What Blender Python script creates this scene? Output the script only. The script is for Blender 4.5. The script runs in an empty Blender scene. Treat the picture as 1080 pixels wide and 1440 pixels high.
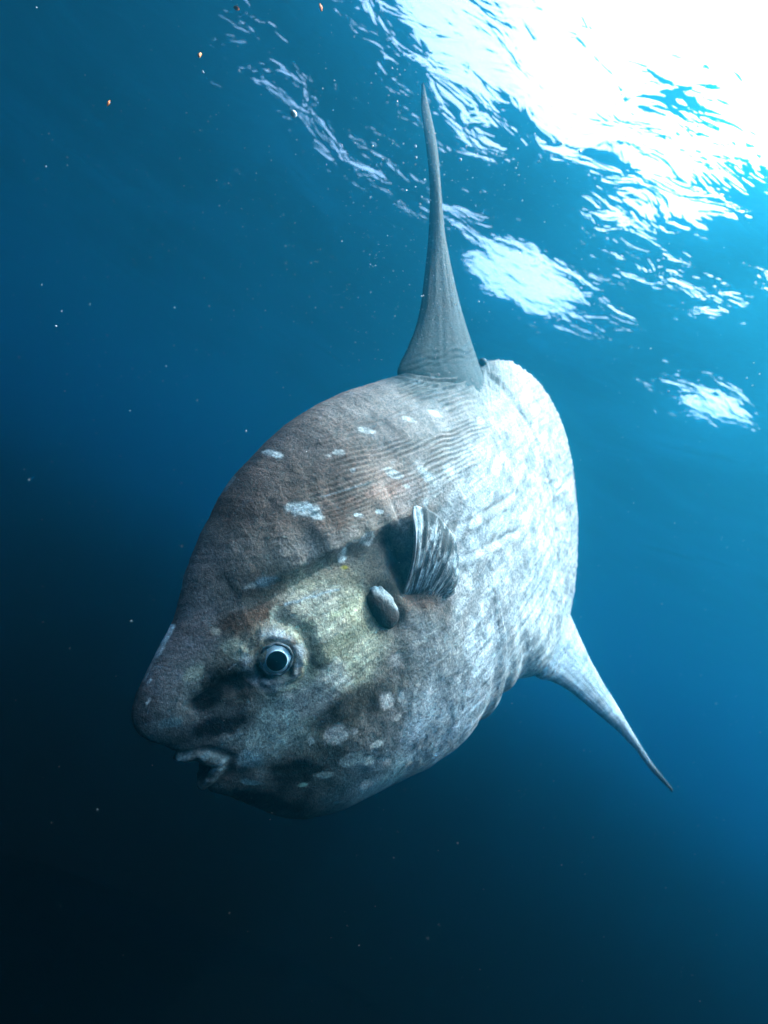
import bpy, math, random
import numpy as np
from mathutils import Matrix, Vector

S = bpy.context.scene
R = math.radians
# ---------------------------------------------------------------- camera
PITCH, ROLL = R(6.5), R(29.0)
fwd = Vector((0, math.cos(PITCH), math.sin(PITCH)))
r0 = Vector((1, 0, 0)); u0 = Vector((0, -math.sin(PITCH), math.cos(PITCH)))
cx = math.cos(ROLL) * r0 + math.sin(ROLL) * u0
cy = -math.sin(ROLL) * r0 + math.cos(ROLL) * u0
cam_d = bpy.data.cameras.new('camera')
cam = bpy.data.objects.new('camera', cam_d); S.collection.objects.link(cam)
cam.matrix_world = Matrix(((cx.x, cy.x, -fwd.x, 0), (cx.y, cy.y, -fwd.y, 0), (cx.z, cy.z, -fwd.z, 0), (0, 0, 0, 1)))
cam_d.sensor_fit = 'VERTICAL'; cam_d.sensor_height = 36.0
cam_d.lens = 36.0 * 750.0 / 1440.0
cam_d.clip_start = 0.02; cam_d.clip_end = 2000
cam_d.dof.use_dof = True; cam_d.dof.focus_distance = 1.58; cam_d.dof.aperture_fstop = 1.5
S.camera = cam
# ---------------------------------------------------------------- sky and sun
SUN_EL, SUN_AZ = R(63.0), R(66.0)          # azimuth measured from +Y (ahead) towards +X (right)
w = bpy.data.worlds.new('World'); S.world = w; w.use_nodes = True
nt = w.node_tree
bg = nt.nodes['Background']
sky = nt.nodes.new('ShaderNodeTexSky'); sky.sky_type = 'NISHITA'; sky.sun_disc = False
sky.sun_elevation = SUN_EL; sky.sun_rotation = SUN_AZ; sky.dust_density = 10.0; sky.air_density = 0.7
nt.links.new(sky.outputs[0], bg.inputs[0]); bg.inputs[1].default_value = 0.15
sd = bpy.data.lights.new('sun', 'SUN'); sd.energy = 2.6; sd.angle = R(0.5); sd.color = (1.0, 0.94, 0.84)
sun = bpy.data.objects.new('sun', sd); S.collection.objects.link(sun)
sv = Vector((math.cos(SUN_EL) * math.sin(SUN_AZ), math.cos(SUN_EL) * math.cos(SUN_AZ), math.sin(SUN_EL)))
sun.rotation_euler = sv.to_track_quat('Z', 'Y').to_euler(); sun.location = sv * 20
S.view_settings.view_transform = 'Standard'; S.view_settings.look = 'None'
S.view_settings.exposure = 2.6; S.view_settings.gamma = 1.0
c = S.cycles
c.use_denoising = True
c.max_bounces = 6; c.volume_bounces = 2; c.transparent_max_bounces = 16
c.caustics_reflective = False; c.caustics_refractive = False
c.sample_clamp_indirect = 8.0

SURF = 3.2      # height of the water surface above the camera
DARK_SHEET_Z = -1.6      # height of the near-black sheet added below it to darken the water

def link(name, verts, faces, mat, smooth=True):
    m = bpy.data.meshes.new(name); m.from_pydata(verts, [], faces); m.update()
    if smooth: m.shade_smooth()
    o = bpy.data.objects.new(name, m); S.collection.objects.link(o)
    if mat: m.materials.append(mat)
    return o

# ---------------------------------------------------------------- water surface seen from below
def water_mat():
    m = bpy.data.materials.new('water_surface'); m.use_nodes = True
    n = m.node_tree.nodes; l = m.node_tree.links; n.clear()
    out = n.new('ShaderNodeOutputMaterial')
    geo = n.new('ShaderNodeTexCoord')
    mp = n.new('ShaderNodeMapping'); mp.inputs['Rotation'].default_value = (0, 0, R(28)); mp.inputs['Scale'].default_value = (1.0, 1.7, 1.0)
    l.new(geo.outputs['Object'], mp.inputs['Vector'])
    nz = n.new('ShaderNodeTexNoise'); nz.inputs['Scale'].default_value = 3.0; nz.inputs['Detail'].default_value = 2.8; nz.inputs['Roughness'].default_value = .58
    nz.inputs['Distortion'].default_value = .6
    l.new(mp.outputs[0], nz.inputs['Vector'])
    bp = n.new('ShaderNodeBump'); bp.inputs['Strength'].default_value = 1.0; bp.inputs['Distance'].default_value = 0.017
    l.new(nz.outputs['Fac'], bp.inputs['Height'])
    fr = n.new('ShaderNodeFresnel'); fr.inputs['IOR'].default_value = 1.333
    l.new(bp.outputs[0], fr.inputs['Normal'])
    tr = n.new('ShaderNodeBsdfTransparent')
    gl = n.new('ShaderNodeBsdfGlossy'); gl.inputs['Roughness'].default_value = 0.05
    l.new(bp.outputs[0], gl.inputs['Normal'])
    mx = n.new('ShaderNodeMixShader')
    l.new(fr.outputs[0], mx.inputs[0]); l.new(tr.outputs[0], mx.inputs[1]); l.new(gl.outputs[0], mx.inputs[2])
    l.new(mx.outputs[0], out.inputs['Surface'])
    return m

def water_surface():
    N = 420
    t = np.linspace(-1, 1, N)
    g = np.sinh(t * 3.2) / np.sinh(3.2) * 90.0
    X, Y = np.meshgrid(g, g, indexing='ij')
    rng = np.random.default_rng(5)
    Z = np.zeros_like(X)
    for i in range(34):
        lam = 0.5 * (5.0 / 0.5) ** rng.random()
        th = R(70) + rng.normal() * .75
        k = 2 * math.pi / lam
        sl = 0.036 * (0.6 + .8 * rng.random()) * (1.0 if lam > 1 else .8)
        ph = k * (X * math.cos(th) + Y * math.sin(th)) + rng.random() * 6.28
        fade = np.clip(lam / (0.6 + 0.03 * (X**2 + Y**2) ** .5 * 3), 0, 1)
        Z += sl / k * np.sin(ph + .5 * np.sin(ph)) * fade
    co = np.stack([X, Y, Z + SURF], -1).reshape(-1, 3)
    idx = np.arange(N * N).reshape(N, N)
    f = np.stack([idx[:-1, :-1], idx[1:, :-1], idx[1:, 1:], idx[:-1, 1:]], -1).reshape(-1, 4)
    o = link('water_surface', co.tolist(), f.tolist(), water_mat())
    o.location = (-1.25, 0.05, 0)
    o['kind'] = 'structure'
water_surface()

def dark_sheet():  # no real bottom here: a sheet added so the water below goes dark
    m = bpy.data.materials.new('near_black_sheet'); m.use_nodes = True
    b = m.node_tree.nodes['Principled BSDF']
    b.inputs['Base Color'].default_value = (.0004, .0006, .0008, 1); b.inputs['Roughness'].default_value = 1; b.inputs['Specular IOR Level'].default_value = 0
    o = link('added_dark_sheet', [(-95, -95, DARK_SHEET_Z), (95, -95, DARK_SHEET_Z), (95, 95, DARK_SHEET_Z), (-95, 95, DARK_SHEET_Z)], [(0, 1, 2, 3)], m)
    o['kind'] = 'structure'
dark_sheet()

def haze():
    m = bpy.data.materials.new('haze'); m.use_nodes = True
    n = m.node_tree.nodes; l = m.node_tree.links; n.clear()
    out = n.new('ShaderNodeOutputMaterial')
    v = n.new('ShaderNodeVolumePrincipled')
    v.inputs['Color'].default_value = (.05, .65, .97, 1)
    v.inputs['Density'].default_value = 0.080
    v.inputs['Anisotropy'].default_value = 0.92
    ab = n.new('ShaderNodeVolumeAbsorption'); ab.inputs['Color'].default_value = (.66, .78, .84, 1); ab.inputs['Density'].default_value = .3
    ad = n.new('ShaderNodeAddShader')
    l.new(v.outputs[0], ad.inputs[0]); l.new(ab.outputs[0], ad.inputs[1]); l.new(ad.outputs[0], out.inputs['Volume'])
    a, z0, z1 = 100, DARK_SHEET_Z - 1, SURF + 1.2
    vs = [(x, y, z) for z in (z0, z1) for y in (-a, a) for x in (-a, a)]
    o = link('haze', vs, [(0, 2, 3, 1), (4, 5, 7, 6), (0, 1, 5, 4), (2, 6, 7, 3), (0, 4, 6, 2), (1, 3, 7, 5)], m, False)
    o['kind'] = 'stuff'
haze()

# ---------------- measured shape data, metres in the fish's own frame (X head, Y left side, Z dorsal)
OUTLINE = [[1.01, 0.111], [0.984, 0.145], [0.95, 0.173], [0.916, 0.199], [0.882, 0.226], [0.846, 0.25], [0.811, 0.276], [0.781, 0.307], [0.753, 0.34], [0.725, 0.373], [0.694, 0.404], [0.662, 0.433], [0.629, 0.461], [0.594, 0.486], [0.56, 0.513], [0.525, 0.538], [0.487, 0.561], [0.449, 0.58], [0.408, 0.596], [0.368, 0.611], [0.327, 0.626], [0.286, 0.64], [0.244, 0.652], [0.202, 0.663], [0.16, 0.671], [0.117, 0.677], [0.074, 0.683], [0.03, 0.686], [-0.013, 0.689], [-0.056, 0.691], [-0.1, 0.69], [-0.143, 0.688], [-0.186, 0.686], [-0.23, 0.684], [-0.273, 0.683], [-0.316, 0.68], [-0.359, 0.677], [-0.403, 0.673], [-0.446, 0.667], [-0.489, 0.661], [-0.532, 0.655], [-0.574, 0.648], [-0.617, 0.641], [-0.66, 0.634], [-0.703, 0.628], [-0.746, 0.621], [-0.789, 0.615], [-0.832, 0.609], [-0.875, 0.603], [-0.917, 0.597], [-0.96, 0.589], [-1.003, 0.581], [-1.045, 0.571], [-1.087, 0.56], [-1.128, 0.545], [-1.166, 0.525], [-1.203, 0.502], [-1.237, 0.475], [-1.269, 0.446], [-1.299, 0.415], [-1.327, 0.382], [-1.353, 0.347], [-1.374, 0.309], [-1.391, 0.269], [-1.407, 0.229], [-1.419, 0.187], [-1.426, 0.145], [-1.43, 0.101], [-1.432, 0.058], [-1.43, 0.015], [-1.426, -0.028], [-1.42, -0.071], [-1.411, -0.114], [-1.399, -0.155], [-1.386, -0.197], [-1.372, -0.238], [-1.356, -0.278], [-1.338, -0.317], [-1.319, -0.357], [-1.301, -0.396], [-1.28, -0.434], [-1.257, -0.471], [-1.233, -0.507], [-1.209, -0.543], [-1.184, -0.579], [-1.157, -0.612], [-1.128, -0.645], [-1.099, -0.677], [-1.069, -0.708], [-1.037, -0.737], [-1.004, -0.766], [-0.971, -0.793], [-0.934, -0.817], [-0.896, -0.836], [-0.856, -0.855], [-0.816, -0.869], [-0.773, -0.879], [-0.73, -0.885], [-0.687, -0.889], [-0.644, -0.888], [-0.601, -0.883], [-0.559, -0.873], [-0.518, -0.858], [-0.48, -0.838], [-0.443, -0.815], [-0.405, -0.793], [-0.365, -0.779], [-0.322, -0.784], [-0.28, -0.777], [-0.242, -0.755], [-0.204, -0.736], [-0.165, -0.744], [-0.142, -0.781], [-0.102, -0.782], [-0.065, -0.76], [-0.025, -0.744], [0.016, -0.755], [0.057, -0.764], [0.101, -0.759], [0.143, -0.752], [0.185, -0.74], [0.227, -0.73], [0.27, -0.721], [0.31, -0.706], [0.35, -0.689], [0.39, -0.672], [0.43, -0.655], [0.47, -0.639], [0.511, -0.624], [0.551, -0.608], [0.592, -0.593], [0.631, -0.574], [0.669, -0.553], [0.705, -0.529], [0.739, -0.503], [0.77, -0.472], [0.797, -0.438], [0.82, -0.402], [0.842, -0.364], [0.863, -0.326], [0.884, -0.289], [0.907, -0.251], [0.931, -0.216], [0.947, -0.175], [0.953, -0.132], [0.958, -0.089], [0.965, -0.047], [0.984, -0.008], [1.008, 0.028], [1.02, 0.069]]
SPOTS = [[0.49, 0.153, -0.112, -0.027, 0.003, -0.048, 0.58, 0.58, 0.493], [0.486, 0.064, -0.071, -0.01, -0.003, -0.034, 0.58, 0.58, 0.478], [0.427, -0.078, -0.039, -0.027, 0.03, -0.057, 0.58, 0.58, 0.464], [0.612, -0.093, -0.104, -0.003, -0.012, -0.057, 0.58, 0.58, 0.58], [0.521, -0.067, -0.022, -0.036, 0.042, -0.019, 0.58, 0.58, 0.536], [0.724, -0.107, -0.037, -0.052, 0.05, -0.04, 0.435, 0.536, 0.522], [0.58, 0.045, -0.023, -0.058, 0.014, -0.003, 0.05, 0.05, 0.045], [0.488, -0.209, -0.103, -0.019, -0.008, -0.056, 0.05, 0.052, 0.048], [0.657, 0.201, -0.095, -0.015, 0.001, -0.027, 0.085, 0.055, 0.038], [0.74, 0.048, -0.054, -0.025, 0.005, -0.022, 0.004, 0.004, 0.005], [0.853, 0.058, -0.039, 0.003, -0.005, -0.025, 0.006, 0.005, 0.005], [0.835, -0.042, -0.074, -0.026, 0.004, -0.033, 0.022, 0.026, 0.032], [0.822, -0.341, -0.06, -0.083, 0.016, -0.016, 0.004, 0.004, 0.005], [0.725, -0.294, -0.069, -0.046, 0.01, -0.038, 0.022, 0.026, 0.028], [0.618, 0.015, -0.019, -0.009, 0.007, -0.026, 0.015, 0.015, 0.017], [0.596, 0.083, -0.011, -0.038, 0.01, -0.001, 0.035, 0.035, 0.035], [0.716, 0.117, -0.02, -0.002, -0.001, -0.008, 0.05, 0.05, 0.045], [0.178, -0.029, -0.076, -0.036, 0.007, -0.022, 0.145, 0.104, 0.084], [0.103, 0.345, -0.122, -0.023, 0.002, -0.021, 0.362, 0.246, 0.203], [0.382, 0.411, -0.039, -0.027, 0.014, -0.017, 0.62, 0.63, 0.62], [0.362, 0.38, -0.015, -0.019, 0.01, -0.006, 0.62, 0.63, 0.62], [0.049, 0.383, -0.027, -0.026, 0.014, -0.008, 0.62, 0.63, 0.62], [-0.08, 0.326, -0.021, -0.04, 0.023, -0.004, 0.62, 0.63, 0.62], [-0.193, 0.301, -0.007, -0.027, 0.018, 0.0, 0.62, 0.63, 0.62], [0.04, 0.547, -0.025, -0.015, 0.008, -0.008, 0.62, 0.63, 0.62], [0.179, 0.519, -0.018, -0.007, 0.004, -0.008, 0.62, 0.63, 0.62], [0.214, 0.522, -0.008, -0.003, 0.002, -0.004, 0.62, 0.63, 0.62], [0.343, 0.593, -0.012, -0.017, 0.011, -0.006, 0.62, 0.63, 0.62], [0.341, 0.234, -0.014, -0.007, 0.01, -0.019, 0.62, 0.63, 0.62], [0.249, 0.242, -0.023, -0.011, 0.009, -0.018, 0.62, 0.63, 0.62], [0.247, 0.321, -0.012, -0.007, 0.004, -0.005, 0.62, 0.63, 0.62], [0.175, 0.301, -0.012, -0.008, 0.005, -0.005, 0.62, 0.63, 0.62], [0.023, 0.327, -0.012, -0.005, 0.003, -0.006, 0.62, 0.63, 0.62], [-0.023, 0.247, -0.013, -0.006, 0.007, -0.013, 0.62, 0.63, 0.62], [-0.311, 0.497, -0.023, -0.023, 0.014, -0.006, 0.62, 0.63, 0.62], [-0.161, 0.521, -0.025, -0.016, 0.009, -0.007, 0.62, 0.63, 0.62], [-0.561, 0.386, -0.022, -0.007, 0.009, -0.016, 0.62, 0.63, 0.62], [0.179, 0.45, -0.008, -0.003, 0.003, -0.006, 0.62, 0.63, 0.62], [-0.188, 0.085, -0.008, -0.008, 0.024, -0.012, 0.62, 0.63, 0.62], [-0.368, 0.118, -0.009, -0.008, 0.024, -0.012, 0.62, 0.63, 0.62], [0.58, -0.257, -0.027, -0.022, 0.014, -0.026, 0.58, 0.58, 0.58], [0.318, -0.157, -0.02, -0.014, 0.009, -0.018, 0.58, 0.58, 0.58], [0.398, -0.261, -0.02, -0.015, 0.012, -0.024, 0.58, 0.58, 0.58], [0.341, -0.287, -0.015, -0.017, 0.019, -0.016, 0.58, 0.58, 0.58], [0.289, -0.289, -0.009, -0.01, 0.017, -0.011, 0.58, 0.58, 0.58], [0.566, -0.368, -0.031, -0.009, -0.002, -0.023, 0.493, 0.58, 0.58], [0.522, -0.411, -0.025, -0.014, 0.003, -0.017, 0.493, 0.58, 0.58], [0.54, -0.502, -0.022, -0.007, -0.002, -0.019, 0.58, 0.58, 0.58], [0.655, -0.363, -0.026, -0.018, 0.003, -0.011, 0.435, 0.58, 0.58], [0.527, -0.283, -0.009, -0.007, 0.005, -0.01, 0.58, 0.58, 0.58], [0.387, -0.339, -0.019, -0.005, -0.002, -0.013, 0.58, 0.58, 0.58], [0.306, -0.525, -0.025, -0.021, 0.008, -0.015, 0.58, 0.58, 0.58], [0.258, -0.303, -0.011, -0.008, 0.006, -0.01, 0.58, 0.58, 0.58], [0.654, -0.223, -0.007, -0.002, 0.0, -0.017, 0.6, 0.62, 0.6], [0.72, -0.351, -0.012, -0.008, 0.002, -0.006, 0.29, 0.58, 0.522], [0.841, -0.247, -0.027, -0.025, 0.004, -0.007, 0.145, 0.29, 0.348], [0.372, -0.563, -0.017, -0.009, 0.001, -0.011, 0.58, 0.58, 0.58], [0.457, -0.475, -0.016, -0.008, 0.001, -0.013, 0.58, 0.58, 0.58], [0.477, -0.375, -0.02, -0.006, -0.001, -0.013, 0.522, 0.58, 0.58], [0.728, 0.143, -0.019, -0.032, 0.021, -0.012, 0.478, 0.507, 0.42], [0.847, 0.139, -0.026, 0.006, -0.004, -0.016, 0.435, 0.493, 0.42], [0.597, 0.172, -0.014, -0.008, 0.013, -0.025, 0.493, 0.522, 0.45], [0.749, 0.209, -0.01, -0.007, 0.004, -0.009, 0.435, 0.435, 0.392], [0.819, -0.176, -0.028, -0.024, 0.011, -0.023, 0.246, 0.377, 0.435], [0.948, 0.051, -0.027, -0.015, 0.004, -0.013, 0.145, 0.261, 0.304], [0.617, 0.114, -0.021, -0.025, 0.011, -0.009, 0.58, 0.58, 0.58], [0.716, 0.027, -0.025, -0.039, 0.011, -0.007, 0.58, 0.58, 0.58], [0.58, 0.273, -0.032, -0.006, 0.001, -0.013, 0.174, 0.29, 0.377], [0.617, 0.276, -0.017, -0.003, 0.001, -0.006, 0.507, 0.58, 0.58], [0.351, 0.195, -0.008, -0.002, 0.0, -0.006, 0.58, 0.58, 0.043]]  # real spots and patches; the near-black chin patch paints in shade
PIGMENT_AND_LIGHT = [[0.544, 0.479, 0.125, 0.1, 0.09], [0.674, 0.386, 0.157, 0.157, 0.167], [0.835, 0.231, 0.185, 0.185, 0.213], [0.936, 0.164, 0.167, 0.176, 0.204], [1.004, 0.098, 0.111, 0.13, 0.148], [0.972, 0.033, 0.13, 0.167, 0.185], [0.78, 0.263, 0.185, 0.185, 0.204], [0.257, 0.597, 0.13, 0.125, 0.125], [0.434, 0.548, 0.12, 0.105, 0.1], [0.206, 0.468, 0.13, 0.108, 0.098], [0.43, 0.426, 0.12, 0.1, 0.09], [0.603, 0.348, 0.175, 0.175, 0.175], [-0.037, 0.532, 0.17, 0.17, 0.175], [-0.038, 0.655, 0.17, 0.17, 0.17], [-0.461, 0.487, 0.28, 0.3, 0.31], [-0.405, 0.606, 0.24, 0.25, 0.26], [-0.197, 0.359, 0.3, 0.29, 0.28], [0.063, 0.328, 0.27, 0.2, 0.17], [0.303, 0.362, 0.17, 0.125, 0.1], [0.442, 0.288, 0.228, 0.228, 0.228], [0.333, 0.267, 0.228, 0.228, 0.228], [0.561, 0.188, 0.158, 0.131, 0.105], [0.626, 0.226, 0.158, 0.14, 0.123], [0.697, 0.241, 0.193, 0.193, 0.193], [0.491, 0.149, 0.578, 0.578, 0.455], [0.468, 0.062, 0.77, 0.84, 0.507], [0.559, 0.068, 0.28, 0.298, 0.228], [0.546, -0.013, 0.735, 0.77, 0.578], [0.614, -0.071, 0.84, 0.875, 0.682], [0.697, -0.115, 0.63, 0.735, 0.682], [0.77, -0.136, 0.525, 0.665, 0.682], [0.468, -0.063, 0.595, 0.595, 0.438], [0.475, -0.14, 0.21, 0.21, 0.175], [0.563, -0.18, 0.06, 0.063, 0.055], [0.808, -0.035, 0.061, 0.07, 0.088], [0.885, -0.031, 0.13, 0.148, 0.167], [0.831, 0.068, 0.012, 0.012, 0.014], [0.757, 0.053, 0.012, 0.012, 0.014], [0.763, 0.125, 0.175, 0.193, 0.175], [0.871, 0.101, 0.204, 0.241, 0.241], [0.832, -0.142, 0.123, 0.149, 0.158], [0.873, -0.203, 0.02, 0.025, 0.03], [0.756, -0.283, 0.022, 0.03, 0.03], [0.828, -0.326, 0.012, 0.012, 0.014], [0.75, -0.421, 0.018, 0.025, 0.03], [0.471, -0.276, 0.085, 0.085, 0.085], [0.328, -0.182, 0.14, 0.14, 0.14], [0.198, -0.157, 0.46, 0.48, 0.49], [0.235, -0.363, 0.5, 0.54, 0.58], [0.348, -0.464, 0.38, 0.46, 0.54], [0.519, -0.445, 0.12, 0.18, 0.22], [0.625, -0.483, 0.06, 0.11, 0.13], [0.436, -0.33, 0.12, 0.125, 0.13], [0.59, -0.328, 0.05, 0.07, 0.075], [0.411, -0.183, 0.1, 0.1, 0.095], [0.445, -0.551, 0.2, 0.32, 0.36], [-0.012, -0.485, 0.66, 0.7, 0.75], [0.166, -0.549, 0.54, 0.61, 0.68], [-0.073, -0.273, 0.66, 0.69, 0.73], [-0.246, -0.129, 0.62, 0.64, 0.66], [-0.558, -0.369, 0.66, 0.69, 0.71], [-0.978, -0.209, 0.58, 0.6, 0.62], [-0.747, 0.167, 0.46, 0.48, 0.49], [-1.184, 0.333, 0.46, 0.49, 0.51], [-0.355, 0.651, 0.1, 0.11, 0.12], [-0.455, 0.618, 0.08, 0.1, 0.105], [-0.614, 0.583, 0.08, 0.1, 0.105], [-0.786, 0.565, 0.09, 0.12, 0.125], [-0.922, 0.555, 0.25, 0.28, 0.29], [-0.424, 0.547, 0.2, 0.22, 0.23], [-0.267, 0.618, 0.15, 0.16, 0.165], [-0.828, 0.496, 0.38, 0.41, 0.43], [-0.417, 0.096, 0.42, 0.45, 0.47], [-0.337, 0.281, 0.38, 0.39, 0.4], [-0.142, 0.044, 0.24, 0.26, 0.28], [0.032, -0.118, 0.56, 0.56, 0.56], [0.176, -0.032, 0.12, 0.1, 0.085], [0.093, -0.082, 0.15, 0.125, 0.11], [0.188, 0.131, 0.07, 0.075, 0.08], [0.296, 0.135, 0.315, 0.28, 0.228], [0.202, 0.213, 0.16, 0.16, 0.16], [0.388, 0.064, 0.63, 0.612, 0.438], [0.395, -0.007, 0.595, 0.612, 0.438], [0.24, -0.105, 0.25, 0.25, 0.25], [-0.35, -0.523, 0.74, 0.77, 0.8], [-0.784, -0.656, 0.68, 0.7, 0.72], [0.945, -0.128, 0.093, 0.13, 0.139], [0.645, -0.286, 0.05, 0.07, 0.07]]  # chin and pectoral-pit shade and frontal flank light are painted into these colours
SCRATCHES = [[0.824, 0.265, 0.895, 0.216, 0.0063, 0.75], [0.903, 0.211, 0.95, 0.173, 0.0038, 0.3], [0.933, 0.173, 0.946, 0.166, 0.0032, 0.5], [0.961, 0.131, 0.974, 0.122, 0.0032, 0.5], [0.769, 0.106, 0.751, 0.109, 0.0032, 0.5], [0.888, -0.09, 0.778, -0.067, 0.0042, 0.14], [0.801, -0.09, 0.903, -0.129, 0.0032, 0.12], [0.561, 0.188, 0.404, 0.151, 0.0052, 0.42], [0.787, -0.025, 0.756, -0.008, 0.0032, 0.15], [0.316, 0.419, 0.148, 0.392, 0.0032, 0.2], [0.735, 0.118, 0.725, 0.097, 0.0027, 0.4], [0.47, 0.57, 0.514, 0.543, 0.0025, 0.2]]
K = {'EYE': (0.661, 0.147, 0.071), 'GILL': (0.291, 0.24, 0.02), 'PIT': (0.181, 0.251, 0.139), 'PECBASE0': (0.207, 0.256, 0.015), 'PECBASE1': (0.061, 0.266, -0.079), 'RIDGE0': (0.66, 0.098, 0.277), 'RIDGE1': (0.453, 0.171, 0.27), 'RIDGE2': (0.227, 0.226, 0.263), 'RIDGE3': (0.118, 0.244, 0.251), 'NOST0': (0.881, 0.076, 0.061), 'NOST1': (0.807, 0.102, 0.072), 'NOST2': (0.704, 0.136, 0.045), 'EYEBACK': (0.601, 0.161, -0.041), 'LIPU': (0.959, 0.023, -0.023), 'LIPC': (0.903, 0.045, -0.141), 'LIPL': (0.943, 0.0, -0.193), 'MOUTH': (0.955, 0.007, -0.098), 'WR0': (0.135, 0.18, 0.488), 'WR1': (-0.508, 0.154, 0.426), 'WRA': (-0.193, 0.246, 0.248), 'WRC': (-0.13, 0.207, 0.427), 'DB0': (-0.292, 0.056, 0.658), 'DB1': (-0.455, 0.103, 0.565), 'DB2': (-0.926, 0.048, 0.507), 'CL0': (-0.869, 0.052, 0.522), 'CL1': (-1.001, 0.082, 0.232), 'CL2': (-1.032, 0.077, -0.153), 'CL3': (-0.834, 0.108, -0.447), 'CL4': (-0.515, 0.17, -0.56), 'ST0': (-0.572, 0.203, -0.1), 'ST1': (0.135, 0.234, -0.377), 'CHK0': (0.543, 0.153, 0.224), 'CHK1': (0.277, 0.227, 0.176), 'CHEEK': (0.529, 0.185, -0.026), 'JAW0': (0.914, 0.038, -0.159), 'JAW1': (0.716, 0.099, -0.299), 'FOLD0': (-0.096, 0.263, 0.107), 'FOLD1': (-0.616, 0.193, 0.049), 'FOLD2': (-0.036, 0.267, 0.012), 'FOLD3': (-0.572, 0.203, -0.1)}
PEC_MARGIN = [[0.089, 0.242], [0.067, 0.261], [0.037, 0.251], [0.002, 0.225], [-0.03, 0.193], [-0.051, 0.16], [-0.063, 0.119], [-0.066, 0.074], [-0.057, 0.029], [-0.036, -0.008], [-0.013, -0.042], [0.021, -0.068]]
DORSAL = [[-0.365, 0.0, 0.695, -0.87, 0.0, 0.624], [-0.455, 0.0, 0.758, -0.871, 0.0, 0.72], [-0.544, 0.0, 0.825, -0.873, 0.0, 0.814], [-0.622, 0.0, 0.902, -0.88, 0.0, 0.908], [-0.686, 0.0, 0.986, -0.893, 0.0, 1.0], [-0.75, 0.0, 1.071, -0.911, 0.0, 1.091], [-0.814, 0.0, 1.159, -0.933, 0.0, 1.181], [-0.87, 0.0, 1.249, -0.969, 0.0, 1.271], [-0.924, 0.0, 1.34, -1.005, 0.0, 1.362], [-0.966, 0.0, 1.433, -1.045, 0.0, 1.453], [-1.0, 0.0, 1.525, -1.08, 0.0, 1.543], [-1.029, -0.0, 1.617, -1.102, 0.0, 1.633], [-1.061, 0.0, 1.709, -1.115, 0.0, 1.721], [-1.115, 0.0, 1.803, -1.127, -0.0, 1.807]]
ANAL = [[-0.968, 0.0, -0.81, -0.563, 0.0, -0.901], [-0.961, 0.015, -0.89, -0.63, 0.015, -0.967], [-0.954, 0.031, -0.971, -0.686, 0.031, -1.041], [-0.95, 0.046, -1.053, -0.733, 0.046, -1.119], [-0.944, 0.068, -1.129, -0.766, 0.068, -1.192], [-0.938, 0.093, -1.204, -0.794, 0.093, -1.262], [-0.937, 0.118, -1.28, -0.822, 0.118, -1.333], [-0.926, 0.147, -1.349, -0.843, 0.147, -1.399], [-0.905, 0.181, -1.408, -0.847, 0.181, -1.455], [-0.886, 0.215, -1.466, -0.847, 0.215, -1.508], [-0.867, 0.249, -1.522, -0.835, 0.249, -1.556], [-0.848, 0.286, -1.573, -0.821, 0.286, -1.599], [-0.84, 0.323, -1.628, -0.818, 0.323, -1.644], [-0.83, 0.36, -1.68, -0.814, 0.36, -1.688]]
BUBBLES = [[-0.567, 1.862, 1.489, 0.0052], [-0.586, 2.008, 1.564, 0.0056], [-0.632, 1.925, 1.524, 0.0034], [-0.71, 2.044, 1.511, 0.0043], [-0.632, 2.051, 1.548, 0.0036], [-0.679, 1.791, 1.35, 0.0038], [-0.372, 1.755, 1.442, 0.0056], [-0.458, 2.127, 1.816, 0.0045], [-0.422, 1.877, 1.456, 0.0033], [-0.476, 1.871, 1.395, 0.0039], [-0.106, 2.175, 2.095, 0.0078], [-0.015, 1.935, 1.874, 0.0055], [-0.151, 2.115, 1.911, 0.0053], [-0.207, 1.959, 1.695, 0.0042], [-0.189, 2.036, 1.74, 0.0043], [-0.505, 1.84, 1.3, 0.0032], [-0.683, 2.077, 1.359, 0.0043], [-0.617, 2.161, 1.652, 0.0038], [-0.305, 1.979, 1.724, 0.0035], [-0.51, 2.114, 1.5, 0.0044], [-0.385, 2.051, 1.746, 0.0029], [-0.306, 1.782, 1.426, 0.0025], [-0.508, 2.103, 1.678, 0.0037], [-0.705, 2.029, 1.583, 0.0028], [-0.533, 1.882, 1.592, 0.0027], [-0.191, 1.763, 1.446, 0.0025], [-0.001, 2.154, 1.705, 0.003], [-0.12, 1.969, 1.593, 0.0035], [1.083, 2.134, 1.588, 0.004], [1.088, 2.142, 1.515, 0.004], [1.128, 2.137, 1.557, 0.004], [1.125, 2.144, 1.5, 0.004], [0.82, 2.166, 1.304, 0.004], [0.664, 2.152, 1.427, 0.004]]
FLECKS = [[-1.071, 1.23, 0.689, 0.0095], [-1.078, 1.392, 1.037, 0.008], [-1.05, 1.373, 1.2, 0.009], [-0.957, 1.541, 1.494, 0.0102]]
MOTE = [-0.714, 1.301, 0.953, 0.011]
KNOB = [-0.89, 0.02, 0.596]
FISH_AXES = [[-0.38803, 0.53575, -0.74994], [-0.53555, -0.79329, -0.28962], [-0.75008, 0.28925, 0.59474]]
FISH_LOC = [0.1538, 2.0555, 0.0684]
CEN = (-0.2056, -0.0380); UH, UT = 1.0210, -1.4323

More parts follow.
